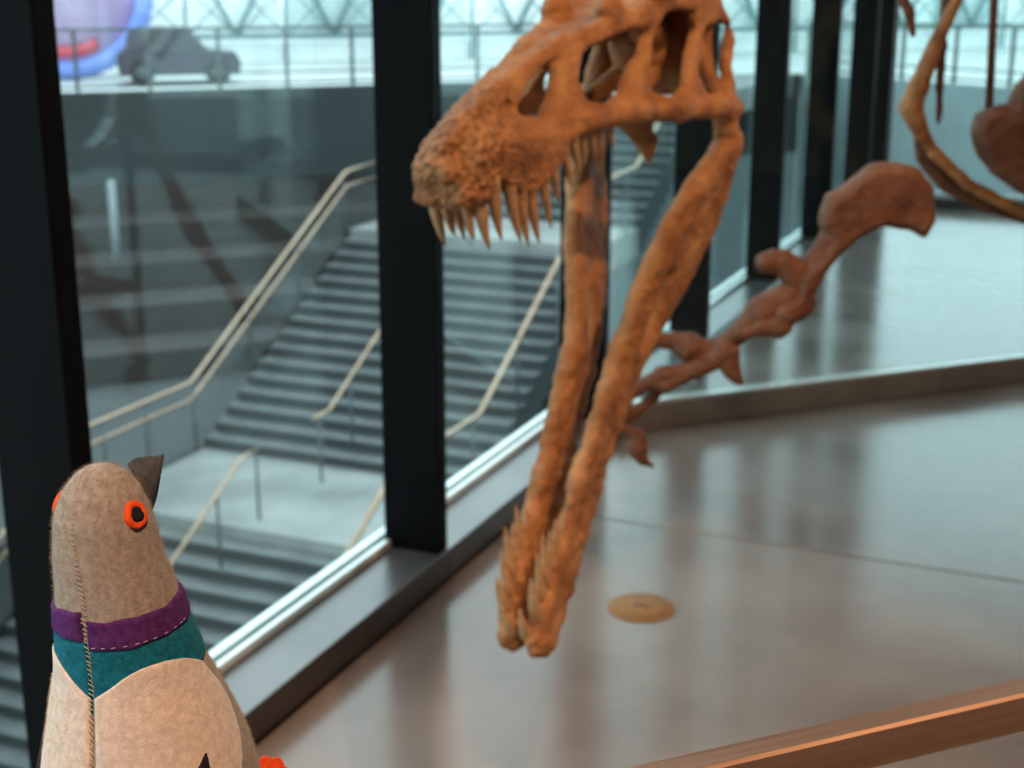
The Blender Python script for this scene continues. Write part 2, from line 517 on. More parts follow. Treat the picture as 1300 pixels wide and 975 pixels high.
# court floor, retaining wall along the street, street
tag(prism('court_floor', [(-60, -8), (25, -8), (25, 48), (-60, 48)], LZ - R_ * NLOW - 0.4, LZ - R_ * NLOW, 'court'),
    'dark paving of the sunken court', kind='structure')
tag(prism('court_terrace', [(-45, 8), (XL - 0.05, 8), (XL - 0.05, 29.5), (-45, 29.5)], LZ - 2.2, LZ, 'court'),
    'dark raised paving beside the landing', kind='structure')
EDGE = [(-45, -3.1), (-7.3, 34.6), (6, 26.5), (14, 22)]
def edge_wall(name, a, b, z0, z1, th, mat, lab):
    a, b = Vector(a), Vector(b)
    d = (b - a); L = d.length; d.normalize()
    n = Vector((-d.y, d.x))
    c = (a + b) / 2 + n * th / 2
    o = box(name, (L, th, z1 - z0), (c.x, c.y, (z0 + z1) / 2), mat, rotz=math.atan2(d.y, d.x))
    return tag(o, lab, kind='structure')
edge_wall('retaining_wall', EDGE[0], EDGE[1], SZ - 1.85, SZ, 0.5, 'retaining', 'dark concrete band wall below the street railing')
edge_wall('recess_wall', (-48, -1.1), (-9.4, 37.5), -7.3, SZ - 1.8, 0.4, 'tier', 'recessed wall under the concrete band, coloured dark for its shade')
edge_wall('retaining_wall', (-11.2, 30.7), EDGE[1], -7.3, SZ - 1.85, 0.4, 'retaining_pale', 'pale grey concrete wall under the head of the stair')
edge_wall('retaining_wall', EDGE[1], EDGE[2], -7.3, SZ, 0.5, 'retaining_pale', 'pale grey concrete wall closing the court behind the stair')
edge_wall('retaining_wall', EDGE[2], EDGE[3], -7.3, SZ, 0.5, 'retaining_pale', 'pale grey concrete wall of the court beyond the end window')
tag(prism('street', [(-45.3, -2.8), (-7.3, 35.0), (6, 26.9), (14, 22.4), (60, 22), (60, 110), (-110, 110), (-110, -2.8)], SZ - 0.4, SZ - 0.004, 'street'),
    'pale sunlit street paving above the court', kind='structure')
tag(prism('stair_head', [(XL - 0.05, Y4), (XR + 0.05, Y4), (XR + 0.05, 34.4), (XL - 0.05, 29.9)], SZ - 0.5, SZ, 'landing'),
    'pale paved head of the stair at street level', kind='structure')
# unseen museum storeys, added above the gallery to shade the court
tag(box('upper_storey', (12, 22, 7.0), (4.2, 3.0, CEIL + 0.3 + 3.5), 'retaining'), 'unseen upper storeys added above the gallery to shade the court', kind='structure')

# stepped seating under the band, shade put into its dark colour
d45 = math.pi / 4
seat = thing('stepped_seating', (-16, 19, LZ), 'brown stepped seating tiers under the concrete band, darkened for its shade', 'seating')
for k in range(5):
    off = 35.1 + 1.9 * k          # y - x
    cx = -19.5 - 0.038 * k
    box('tier', (21.6, 1.343, 0.52 * (k + 1)), (cx, cx + off, LZ + 0.26 * (k + 1)), 'tier', seat, rotz=d45, bevel=0.02)
tube('lamp_pole', [(-17.3, 21.4, LZ + 1.56), (-17.3, 21.4, -1.95)], 0.075, 'retaining_pale', seat)['label'] = 'slim pale pole fixed to the tiers'

# ------------------------------------------------------------------ handrails of the stair
def slope_z(y):
    if y < Y0: return LZ - (Y0 - y) / T_ * R_
    if y < Y1: return LZ
    if y < Y2: return LZ + (y - Y1) / T_ * R_ + R_
    if y < Y3: return MZ
    return min(SZ, MZ + (y - Y3) / T_ * R_ + R_)

def smooth_path(pts, r=0.12, n=4):
    out = [Vector(pts[0])]
    for a, b, c in zip(pts[:-2], pts[1:-1], pts[2:]):
        a, b, c = Vector(a), Vector(b), Vector(c)
        p = b + (a - b).normalized() * r; q = b + (c - b).normalized() * r
        for i in range(n + 1):
            t = i / n
            out.append(p * (1 - t) ** 2 + b * 2 * t * (1 - t) + q * t * t)
    out.append(Vector(pts[-1]))
    return out

def handrail(x, ys, hts, lab, posts, mesh=False, rad=0.03):
    t = thing('handrail', (x, posts[0], slope_z(posts[0])), lab, 'handrail', 'steel handrails of the outdoor stair')
    for j, hgt in enumerate(hts):
        pts = []
        for y in ys:
            pts.append((x, y, slope_z(y) + hgt - (0.02 if y > Y1 else 0)))
        tube('top_rail' if j == 0 else 'lower_rail', smooth_path(pts), rad if j == 0 else rad * 0.8, 'steel', t, n=10)
    for y in posts:
        h = hts[0]
        tube('post', [(x, y, slope_z(y) - 0.02), (x, y, slope_z(y) + h - 0.02)], 0.022, 'dark_steel', t, n=8)
    if mesh:
        geos = []
        for i in range(1, 20):
            hh = 0.05 * i
            pts = [(x - 0.01, y, slope_z(y) + hh * (hts[1] - 0.02) / 1.0) for y in ys]
            geos.append(tube_geo(pts, 0.006, 4, caps=False))
        joined('wire_mesh', geos, 'dark_steel', t, kind='stuff')
    return t
e_ = 1e-3
handrail(XL, [10.2, Y0, Y1 - 0.25, Y2 - 0.1, Y2 + 1.6], [1.05, 0.80], 'double steel handrail with wire mesh below, along the seating side of the stair',
         [11.2, 12.6, Y0 + 0.3, 15.2, 16.3, 17.8, 19.3, 20.8, 22.3], mesh=True)
handrail(XR, [10.6, Y0, Y1 - 0.1, Y2 - 0.1, Y2 + 1.8, Y4], [1.08], 'single steel handrail along the window side of the stair',
         [11.0, 12.4, 14.2, 16.2, 17.7, 19.2, 20.7, 22.3, 24.2, 26.0], rad=0.038)
# centre rails with a short level end
def centre_rail(pts, posts, lab):
    t = thing('handrail', (XC, posts[0], slope_z(posts[0])), lab, 'handrail', 'steel handrails of the outdoor stair')
    tube('top_rail', smooth_path(pts, 0.06), 0.026, 'steel', t, n=10)
    for y in posts:
        tube('post', [(XC, y, slope_z(y) - 0.02), (XC, y, slope_z(y) + 0.88)], 0.02, 'dark_steel', t, n=8)
centre_rail([(XC, 9.9, slope_z(9.9) + 0.92), (XC, 14.0, LZ + 0.92), (XC, 14.42, LZ + 0.95)], [14.33, 13.45, 12.2, 11.0], 'central steel handrail on the flight below the landing')
centre_rail([(XC, 15.72, LZ + 0.95), (XC, 16.15, LZ + 0.95), (XC, Y2, MZ + 0.92), (XC, Y2 + 0.4, MZ + 0.95)],
            [15.88, 16.75, 18.2, 19.6, 20.8], 'central steel handrail on the flight above the landing')
centre_rail([(XC, Y3 - 0.3, MZ + 0.95), (XC, Y3, MZ + 0.95), (XC, Y4, SZ + 0.92), (XC, Y4 + 0.4, SZ + 0.95)],
            [Y3 - 0.2, Y3 + 1.5, Y4], 'central steel handrail on the topmost flight by the street')

# ------------------------------------------------------------------ street railing
def street_railing(a, b, lab, n):
    a, b = Vector((*a, SZ)), Vector((*b, SZ))
    d = (b - a); L = d.length; d.normalize(); nn = Vector((-d.y, d.x, 0)) * 0.2
    a = a + nn; b = b + nn
    t = thing('street_railing', a, lab, 'railing', 'dark railings along the street edge')
    for z in (1.22, 0.32, 0.10):
        tube('rail', [a + Vector((0, 0, z)), b + Vector((0, 0, z))], 0.035 if z > 1 else 0.025, 'dark_steel', t, n=6)
    for i in range(n + 1):
        p = a + d * (L * i / n)
        box('post', (0.07, 0.07, 1.22), p + Vector((0, 0, 0.61)), 'dark_steel', t, rotz=math.atan2(d.y, d.x))
    geos = []
    m = int(L / 0.11)
    for i in range(m):
        p = a + d * (L * i / m)
        geos.append(tube_geo([p + Vector((0, 0, 0.1)), p + Vector((0, 0, 1.2))], 0.006, 3, caps=False))
    for k in range(9):
        z = 0.2 + 0.11 * k
        geos.append(tube_geo([a + Vector((0, 0, z)), b + Vector((0, 0, z))], 0.006, 3, caps=False))
    joined('wire_mesh', geos, 'dark_steel', t, kind='stuff')
street_railing((-36, 5.9), (-12.1, 29.8), 'dark steel railing with wire mesh on the dark concrete band', 24)
street_railing((-7.3, 34.6), (6, 26.5), 'dark steel railing on the pale wall behind the stair', 11)

# ------------------------------------------------------------------ building across the street
OFF = 56.0                      # y - x of the facade line
fb = thing('braced_building', (-20, 36, SZ), 'pale glazed building with teal diagonal bracing across the street', 'building')
BAY = 2.7
c45 = math.cos(d45)
NB = 34
for i in range(NB):
    s0 = (i - 14) * BAY
    px, py = -23.5 + (s0 + BAY / 2) * c45, -23.5 + OFF + (s0 + BAY / 2) * c45
    ux, uy = c45, c45
    box('facade_panel', (BAY - 0.08, 0.2, 6.0), (px, py, SZ + 3.6), ('facade', 'facade_dim', 'facade', 'facade_white')[(i * 7) % 4], fb, rotz=d45, bevel=0.02)
    box('plinth_panel', (BAY - 0.04, 0.3, 0.55), (px, py, SZ + 0.275), 'facade', fb, rotz=d45, bevel=0.02)
    a = Vector((-23.5 + s0 * c45 + 0.25, -23.5 + OFF + s0 * c45 - 0.25, 0))
    b = a + Vector((ux, uy, 0)) * BAY
    zl, zh = SZ + 0.72, SZ + 0.72 + 2.6
    m_ = (a + b) / 2
    tube('brace', [a + Vector((0, 0, zh)), m_ + Vector((0, 0, zl))], 0.075, 'truss', fb, n=6)
    tube('brace', [m_ + Vector((0, 0, zl)), b + Vector((0, 0, zh))], 0.075, 'truss', fb, n=6)
    fr = Vector((.12, -.12, 0))
    for q in range(2):
        a2 = a + (b - a) * (.5 * q) + fr; b2 = a + (b - a) * (.5 * q + .5) + fr
        tube('lattice_rod', [a2 + Vector((0, 0, zl)), b2 + Vector((0, 0, zl + 1.3))], 0.028, 'truss', fb, n=5)
        tube('lattice_rod', [a2 + Vector((0, 0, zl + 1.3)), b2 + Vector((0, 0, zl))], 0.028, 'truss', fb, n=5)
    tube('column', [a + Vector((0, 0, SZ)), a + Vector((0, 0, SZ + 6.4))], 0.05, 'truss', fb, n=6)
    tube('chord', [a + Vector((0, 0, zl)), b + Vector((0, 0, zl))], 0.07, 'truss', fb, n=6)

# parked car and round sign behind the railing
def local(o, rot, pts):
    c, s = math.cos(rot), math.sin(rot)
    return [(o[0] + x * c - y * s, o[1] + x * s + y * c, o[2] + z) for x, y, z in pts]
car_o = (-19.2, 26.3, SZ); car_r = math.radians(38)
ct = thing('parked_car', car_o, 'dark plum grey car parked behind the street railing', 'car')
def section(prof, w, name, mat, parent, taper=0.0):
    n = len(prof)
    V = local(car_o, car_r, [(x, -w / 2 + taper * max(0, z - .5), z) for x, z in prof] + [(x, w / 2 - taper * max(0, z - .5), z) for x, z in prof])
    F = [tuple(range(n)), tuple(range(2 * n - 1, n - 1, -1))] + [(i, n + i, n + (i + 1) % n, (i + 1) % n) for i in range(n)]
    return mobj(name, V, F, mat, parent, smooth=False)
body = section([(-1.25, .2), (1.25, .2), (1.3, .45), (1.2, .66), (.62, .72), (-1.1, .74), (-1.3, .6)], 1.6, 'body', 'car', ct)
cab = section([(-1.1, .73), (.62, .71), (.25, 1.18), (-.75, 1.2), (-1.05, 1.05)], 1.5, 'cabin', 'car', ct, 0.25)
section([(-.85, .78), (-.22, .77), (-.22, 1.1), (-.7, 1.11)], 1.52, 'window', 'car_glass', cab, 0.25)
section([(-.14, .77), (.45, .76), (.2, 1.1), (-.14, 1.1)], 1.52, 'window', 'car_glass', cab, 0.25)
for wx in (-.78, .8):
    for sy in (-1, 1):
        p = local(car_o, car_r, [(wx, sy * .62, .27), (wx, sy * .82, .27)])
        wh = tube('wheel', p, 0.27, 'tyre', ct, n=20)
        p = local(car_o, car_r, [(wx, sy * .8, .27), (wx, sy * .835, .27)])
        tube('hub_cap', p, 0.14, 'dark_steel', wh, n=16)

so = Vector((-21.95, 25.97, SZ + 1.99))
sg = thing('round_sign', (so.x, so.y, SZ), 'large round lilac sign with a blue rim and red stripe beyond the railing', 'sign')
nrm = Vector((0.69, -0.72, 0)); tng = Vector((0.72, 0.69, 0))
def ring_geo(r0, r1, y0, y1, a0=0, a1=2 * math.pi, n=48):
    V, F = [], []
    full = abs(a1 - a0 - 2 * math.pi) < 1e-6
    for i in range(n + 1):
        a = a0 + (a1 - a0) * i / n
        for (r, y) in ((r0, y0), (r1, y0), (r1, y1), (r0, y1)):
            V.append(so + tng * (r * math.cos(a)) + Vector((0, 0, r * math.sin(a))) + nrm * y)
    for i in range(n):
        for k in range(4):
            F.append((i * 4 + k, i * 4 + (k + 1) % 4, i * 4 + 4 + (k + 1) % 4, i * 4 + 4 + k))
    if not full:
        F.append((0, 1, 2, 3)); F.append((n * 4 + 3, n * 4 + 2, n * 4 + 1, n * 4))
    return V, F
v, f = ring_geo(0.0, 1.62, -0.08, 0.08); mobj('sign_face', v, f, 'sign_pink', sg)
v, f = ring_geo(1.6, 1.98, -0.14, 0.16); mobj('sign_rim', v, f, 'sign_blue', sg)
v, f = ring_geo(1.25, 1.5, 0.08, 0.12, math.radians(215), math.radians(300)); mobj('sign_stripe', v, f, 'sign_red', sg)

# ================================================================== GLASS BARRIER around the exhibit
pa, pb = Vector((-1.60, 4.735, 0)), Vector((2.4, 8.78, 0))
pd = (pb - pa).normalized(); PL = (pb - pa).length
pang = math.atan2(pd.y, pd.x)
pn = Vector((-pd.y, pd.x, 0))
gb = thing('glass_barrier', pa, 'frameless glass barrier on a brushed bronze curb behind the skeleton', 'barrier')
CH = 0.098
seg = [(-0.0, 1.46), (1.463, 3.6), (3.603, PL)]
for k, (u0, u1) in enumerate(seg):
    c = pa + pd * ((u0 + u1) / 2) + pn * 0.05
    box('curb', (u1 - u0 - 0.002, 0.10, CH), c + Vector((0, 0, CH / 2)), 'curb', gb, rotz=pang, bevel=0.003)
    box('pane', (u1 - u0 - 0.006, 0.015, 2.2), c + Vector((0, 0, CH + 1.1)) , 'glass_clear', gb, rotz=pang, bevel=0.002)
    c2 = c - pn * 0.026
    box('glazing_strip', (u1 - u0 - 0.004, 0.036, 0.012), c2 + Vector((0, 0, CH + 0.006)), 'bead', gb, rotz=pang, bevel=0.002)  # pale strip stands in for the sky's reflection on the curb ledge

# brass floor cover
fc = thing('floor_outlet_cover', (-1.05, 3.322, 0), 'round brass cover set in the concrete floor', 'floor cover')
v, f = disc_geo((-1.05, 3.322, 0), 0.090, 0.004); mobj('rim', v, f, 'brass', fc)
v, f = disc_geo((-1.05, 3.322, 0.0042), 0.070, 0.003); mobj('lid', v, f, 'brass', fc)
box('slot', (0.045, 0.01, 0.002), (-1.05, 3.322, 0.0078), 'joint', fc, bevel=0)

# ================================================================== FOREGROUND RAIL
ra = Vector((-0.0251, 1.0063, 1.1)); rd = Vector((0.6999, 0.7142, 0)); rn = Vector((-0.7142, 0.6999, 0))
rang = math.atan2(rd.y, rd.x)
gr = thing('guard_rail', (ra.x, ra.y, 0), 'flat brushed bronze guard rail bar in front of the exhibit', 'railing')
cc = ra + rd * 0.2 + rn * 0.0114
box('top_bar', (3.6, 0.0228, 0.032), cc - Vector((0, 0, 0.016)), 'rail', gr, rotz=rang, bevel=0.0022)
for t in (-1.3, 0.75, 1.9):
    p = ra + rd * t + rn * 0.0114
    box('post', (0.05, 0.0228, 1.068), (p.x, p.y, 0.534), 'rail', gr, rotz=rang, bevel=0.002)
    box('base_plate', (0.12, 0.07, 0.008), (p.x, p.y, 0.004), 'rail', gr, rotz=rang, bevel=0.001)

# ================================================================== DINOSAUR SKELETON
dino = thing('dinosaur_skeleton', (0.15, 5.35, 0), 'brown mounted dinosaur skeleton with gaping toothed jaws', 'skeleton')
J0 = np.array((-0.837, 2.672, 1.294)); ES = np.array((-0.072, -0.9974, 0)); EW = np.array((0.9974, -0.072, 0)); EZ = np.array((0, 0, 1.0))
SKF = (J0, ES, EZ, EW)
def sk(s, h, w): return Vector(J0 + ES * s + EZ * h + EW * w)
def ws_of(s): return np.interp(s, [-.1, 0, .2, .4, .6, .75, .85, .92], [.155, .155, .145, .115, .082, .057, .036, .012])
HT = ([.0, .12, .176, .309, .421, .514, .611, .702, .787, .845, .9], [.28, .295, .288, .258, .235, .217, .184, .156, .120, .076, .03])
OUT = [(-.022, .05), (.10, .066), (.224, .074), (.339, .078), (.427, .08), (.532, .077), (.578, .062), (.608, .030), (.638, .012), (.682, -.010),
       (.719, .0), (.76, .026), (.785, .0), (.82, -.01), (.85, -.004), (.846, .02), (.838, .05), (.81, .085), (.770, .122), (.702, .160), (.611, .189),
       (.514, .222), (.421, .240), (.309, .264), (.176, .296), (.10, .30), (.03, .285), (-.035, .225), (-.035, .195), (.0, .155), (-.012, .104)]
HOLES = [
    [(.532, .194), (.590, .176), (.640, .146), (.676, .119), (.630, .108), (.572, .145)],
    [(.471, .194), (.402, .214), (.319, .232), (.282, .228), (.314, .191), (.371, .157), (.402, .132), (.441, .119), (.499, .124), (.505, .154)],
    [(.237, .246), (.199, .264), (.134, .253), (.128, .227), (.169, .180), (.197, .134), (.238, .114), (.290, .118), (.320, .141), (.287, .185)],
    [(.096, .220), (.040, .236), (-.018, .222), (.016, .175), (.024, .124), (.040, .100), (.118, .106), (.142, .149)],
    [(.721, .127), (.693, .137), (.687, .128), (.723, .110)],
]
def lean(S, H):
    """half width of the side wall: the snout narrows upwards to a ridge, the back of the skull stays boxy"""
    c = np.interp(S, [.0, .2, .45, .6, .9], [.2, .33, .6, .75, .75])
    ht = np.maximum(np.interp(S, *HT), .085)
    return ws_of(S) * (1 - c * np.clip((H - .08) / (ht - .08), 0, 1)), ht, c
def skull_fn(S, H, W):
    A = np.abs(W)
    s2, h2 = S[:, :, 0], H[:, :, 0]
    d2 = poly_sd(s2, h2, OUT)
    for hp in HOLES:
        d2 = smax(d2, -poly_sd(s2, h2, hp), 0.012)
    d2 = d2[:, :, None]
    wsh, ht, cl = lean(S, H)
    ws = ws_of(S)
    th = np.interp(s2, [0, .3, .6, .8], [.013, .014, .014, .018])[:, :, None]
    d = smax(d2 + 0.003, np.abs(A - wsh + th * .6) - th, 0.012)
    # lower rim thickened into a rounded jugal and maxilla bar
    bar = chain_sd(S, H, A, [(-.01, .075, .15, .017), (.1, .088, .15, .018), (.25, .096, .136, .017), (.42, .100, .107, .017), (.54, .094, .088, .018)], .02)
    d = smin(d, bar, .012)
    # skull roof between the two sides
    roof = smax(smax(np.abs(H - ht + .012) - .014, A - ws * (1 - cl) - .004, .012), smax(.03 - S, S - .85, .01), .01)
    d = smin(d, roof, .016)
    # rugose rounded snout
    d = smin(d, ell_sd(S, H, W, (.776, .040, 0), (.066, .058, .037)), .03)
    d = smin(d, ell_sd(S, H, W, (.725, .074, 0), (.07, .052, .033)), .03)
    # palate, braincase, quadrate, pterygoid hooks, brow bosses
    pal = smax(np.abs(H - .045) - .012, smax(A - ws * .95, smax(.60 - S, S - .86, .01), .01), .01)
    d = smin(d, pal, .015)
    d = smin(d, ell_sd(S, H, W, (.10, .20, 0), (.075, .07, .055)), .015)
    occ = smax(smax(np.abs(S - .03 - .1 * (H - .19)) - .016, np.abs(H - .185) - .085, .02), A - .115, .02)
    d = smin(d, occ, .015)
    d = smin(d, ell_sd(S, H, A, (.19, .225, .045), (.035, .03, .03)), .012)
    d = smin(d, chain_sd(S, H, A, [(.06, .19, .09, .018), (.03, .09, .135, .018), (.0, .025, .142, .026)], .02), .012)
    d = smin(d, chain_sd(S, H, A, [(.34, .095, .045, .012), (.27, .075, .062, .024), (.225, .035, .066, .017), (.205, -.005, .066, .005)], .02), .012)
    d = smin(d, chain_sd(S, H, A, [(.60, .05, .03, .012), (.45, .075, .03, .012), (.30, .09, .045, .013), (.12, .14, .03, .02)], .02), .01)
    d = smin(d, ell_sd(S, H, A, (.36, .262, .050), (.045, .024, .020)), .012)
    d = smin(d, ell_sd(S, H, A, (.22, .292, .085), (.05, .020, .022)), .012)
    return d
def skull_post(V):
    out = np.zeros(len(V))
    for i, p in enumerate(V):
        k = min(1, max(0, (p[0] - .68) / .06)) * min(1, max(0, (.14 - p[1]) / .03))
        if k > 0:
            d_, _ = noise.voronoi(Vector(p * 75))
            out[i] = k * (0.0040 - 0.0075 * d_[0])
    return out
skull = sdf_obj('skull', skull_fn, (-.07, -.05, -.20), (.93, .35, .20), .0042, SKF, 'bone_snout', dino, rough=0.0035, rscale=26, post=skull_post)
skull['label'] = 'brown fossil skull with a bumpy rounded snout'

def tooth(parent, base, dirv, length, r, bend, name='tooth', flat=0.75):
    base, dirv, bend = Vector(base), Vector(dirv).normalized(), Vector(bend)
    pts, rad = [], []
    for i in range(8):
        t = i / 7
        pts.append(base + dirv * (length * t) + bend * (length * t * t))
        rad.append(max(0.0006, r * (1 - t ** 2.0) ** 0.8))
    return tube(name, pts, rad, 'tooth', parent, n=8, flat=flat)
rt_ = random.Random(3)
upper = [(.832, .008, .0, .060, .0115), (.816, .004, .026, .066, .0125), (.798, .003, .038, .084, .0145), (.775, .018, .050, .088, .0145), (.735, .014, .055, .092, .0145),
         (.705, -.002, .059, .086, .014), (.678, -.002, .062, .086, .0135), (.645, .016, .067, .084, .0125), (.617, .034, .071, .066, .012), (.590, .056, .076, .064, .0115),
         (.565, .070, .080, .062, .011), (.540, .078, .084, .056, .0105), (.515, .080, .088, .050, .010), (.490, .080, .092, .045, .0095), (.46, .080, .097, .036, .009)]
for (s, h, w_, ln, r) in upper:
    for sg_ in ((1,) if w_ == 0 else (1, -1)):
        dv = -EZ * 1.0 - ES * 0.12 + EW * rt_.uniform(-.04, .04)
        tooth(skull, sk(s, h + .018, w_ * sg_), dv, ln + .018, r, Vector(-ES * 0.22))

# lower jaw
EA = np.array((-0.041, -0.5683, -0.8218)); EB = np.array((-0.0591, -0.8197, 0.5698))
JWF = (J0, EA, EB, EW)
def jw(a, b, w): return Vector(J0 + EA * a + EB * b + EW * w)
WJ = ([-.05, 0, .08, .24, .36, .47, .66, .88, 1.02], [.145, .142, .126, .088, .060, .044, .034, .030, .026])
JOUT = [(-.03, .02), (.03, .05), (.12, .085), (.22, .10), (.32, .085), (.42, .062), (.55, .052), (.75, .048), (.92, .05), (.99, .045), (1.012, .015), (1.0, -.025),
        (.93, -.052), (.8, -.056), (.6, -.058), (.45, -.07), (.3, -.095), (.18, -.10), (.08, -.075), (.0, -.035)]
JHOLE = [[(.27, .0), (.33, .012), (.41, -.012), (.405, -.026), (.34, -.022)]]
def jaw_fn(S, H, W):
    A = np.abs(W)
    s2, h2 = S[:, :, 0], H[:, :, 0]
    d2 = poly_sd(s2, h2, JOUT)
    d2h = d2.copy()
    for hp in JHOLE: d2h = smax(d2h, -poly_sd(s2, h2, hp), .01)
    wj = np.interp(S, *WJ)
    th = np.interp(s2, [0, .2, .4, .6, .9, 1.0], [.022, .018, .018, .017, .018, .018])[:, :, None]
    d = smax(d2h[:, :, None] + .005, np.abs(A - wj) - th, .02)
    # raised ridge and longitudinal strut
    d = smin(d, chain_sd(S, H, A, [(.0, .02, .145, .02), (.12, .05, .125, .016), (.25, .045, .092, .014), (.4, .02, .062, .013), (.5, .0, .05, .01)], .02), .012)
    d = smin(d, chain_sd(S, H, A, [(-.02, -.005, .142, .026), (.03, .0, .137, .028)], .02), .012)
    # rounded tooth-bearing rims and blunt tip
    d = smin(d, chain_sd(S, H, A, [(.45, .045, .048, .013), (.7, .044, .037, .014), (.95, .042, .031, .017)], .02), .01)
    d = smin(d, ell_sd(S, H, A, (.975, .0, .026), (.036, .042, .023)), .012)
    return d
def jaw_post(V):
    out = np.zeros(len(V))
    for i, p in enumerate(V):
        k = min(1, max(0, (p[0] - .35) / .1))
        if k > 0:
            d_, _ = noise.voronoi(Vector((p[0] * 38, p[1] * 30, p[2] * 60)))
            out[i] = k * (.004 - .007 * d_[0])
    return out
jaw = sdf_obj('lower_jaw', jaw_fn, (-.08, -.13, -.19), (1.04, .13, .19), .005, JWF, 'bone', dino, rough=0.004, rscale=24, post=jaw_post)
jaw['label'] = 'long brown lower jaw hanging open, teeth at its tip'
for (a, b, w_, ln, r, tilt) in [(.985, .045, .014, .070, .0115, .0), (.955, .05, .030, .095, .0135, .1), (.925, .05, .031, .105, .014, .2), (.895, .05, .032, .105, .014, .25),
                                (.865, .05, .033, .095, .0135, .3), (.835, .05, .034, .08, .0125, .3), (.80, .048, .035, .045, .011, .3), (.765, .048, .036, .03, .010, .3),
                                (.72, .048, .037, .028, .009, .3), (.67, .048, .038, .028, .009, .3), (.61, .048, .039, .026, .009, .3)]:
    for sg_ in (1, -1):
        dv = EB * 1.0 - EA * (.35 + tilt) + EW * (sg_ * .05)
        tooth(jaw, jw(a, b - .012, w_ * sg_), dv, ln * rt_.uniform(.85, 1.05), r, Vector(-EA * 0.2))

# arm bones, laid out in the arm's own upright plane
AO = np.array((-0.7056, 3.326, 0.8675)); AU = np.array((0.9191, 0.3939, 0)); AN = np.array((0.3939, -0.9191, 0))
def bone(name, chains=(), polys=(), off=0.0, mat='bone_dark', parent=None, h=.005, k=.012, rough=.003, fat=1.0):
    pts = []
    if off == 0: chains = [[(p[0], p[1], p[2], p[3] * 1.4) for p in c] for c in chains]
    for c in chains:
        for p in c: pts += [(p[0] - p[3], p[1] - p[3], p[2] - p[3]), (p[0] + p[3], p[1] + p[3], p[2] + p[3])]
    for P, t, n0 in polys:
        for q in P: pts += [(q[0], q[1], n0 - t), (q[0], q[1], n0 + t)]
    P_ = np.array(pts); lo = P_.min(0) - .02; hi = P_.max(0) + .02
    def fn(X, Y, Z):
        d = None
        for c in chains:
            e = chain_sd(X, Y, Z, c, .01)
            d = e if d is None else smin(d, e, k)
        for P, t, n0 in polys:
            q = poly_sd(X[:, :, 0], Y[:, :, 0], P)
            tt = t * np.clip(.5 + (-q) / .04, .3, 1.0)
            e = smax(q[:, :, None] + .002, np.abs(Z - n0) - tt[:, :, None], .012)
            d = e if d is None else smin(d, e, k)
        return d
    return sdf_obj(name, fn, tuple(lo), tuple(hi), h, (AO + AN * off, AU, EZ, AN), mat, parent or dino, rough=rough, rscale=22)
Hp = [(.063, .213), (.079, .255), (.106, .265), (.141, .298), (.176, .324), (.24, .331), (.287, .316), (.324, .274), (.338, .19), (.313, .149), (.271, .168), (.214, .175),
      (.16, .149), (.116, .105), (.081, .062), (.056, .01), (.04, -.039), (.012, -.047), (-.024, -.008), (.010, .019), (.018, .067), (.069, .119), (.085, .153), (.061, .181)]
Ep = [(-.077, .105), (-.044, .124), (.003, .111), (.051, .096), (.037, .019), (-.001, .015), (-.031, .058), (-.069, .067)]
bone('humerus', polys=[(Hp, .045, 0)], chains=[[(.25, .25, 0, .034), (.12, .19, 0, .026), (.06, .09, 0, .019), (.03, -.005, 0, .022)], [(.035, -.01, .0, .026), (-.005, -.03, .02, .024)]])
bone('elbow_process', polys=[(Ep, .03, .0)], chains=[[(-.06, .09, .01, .017), (-.02, .1, .01, .016), (.02, .06, 0, .02)]])
bone('ulna', chains=[[(.01, .012, 0, .026), (-.065, -.029, .0, .024), (-.119, -.088, 0, .016), (-.156, -.117, 0, .018)]])
bone('radius', chains=[[(.003, -.026, .02, .018), (-.02, -.06, .02, .021), (-.063, -.062, .02, .015), (-.112, -.082, .02, .012)]])
bone('claw', polys=[([(-.178, -.100), (-.172, -.15), (-.154, -.186), (-.126, -.208), (-.094, -.210), (-.106, -.17), (-.110, -.14), (-.112, -.105)], .014, .03)], h=.004)
bone('metacarpal', chains=[[(-.155, -.122, 0, .02), (-.2, -.128, 0, .019), (-.235, -.118, 0, .025), (-.262, -.106, 0, .018)]])
bone('finger_bone', chains=[[(-.262, -.106, 0, .016), (-.32, -.097, 0, .013), (-.385, -.091, 0, .015)]])
bone('wrist_bone', chains=[[(-.150, -.125, .015, .022), (-.178, -.145, .015, .02)], [(-.205, -.135, .01, .014), (-.225, -.150, .01, .012)]])
bone('finger_bone', chains=[[(-.245, -.185, .03, .012), (-.29, -.205, .03, .013), (-.325, -.195, .03, .011)]], h=.004)
bone('metacarpal', chains=[[(-.165, -.140, .02, .016), (-.215, -.165, .02, .018), (-.25, -.175, .02, .014), (-.297, -.186, .02, .019)]])
bone('finger_bone', chains=[[(-.297, -.186, .02, .016), (-.354, -.212, .02, .011), (-.384, -.236, .02, .011), (-.391, -.276, .02, .012)]], h=.004)
bone('finger_bone', chains=[[(-.29, -.2, 0, .013), (-.32, -.245, 0, .010), (-.349, -.276, 0, .010), (-.385, -.30, 0, .012)]], h=.004)
bone('finger_bone', chains=[[(-.43, -.295, .01, .011), (-.39, -.318, .01, .010), (-.352, -.342, .01, .014)]], h=.004)
bone('claw', chains=[[(-.352, -.338, .01, .014), (-.352, -.372, .01, .017), (-.34, -.402, .01, .010), (-.312, -.421, .01, .003)]], h=.004)
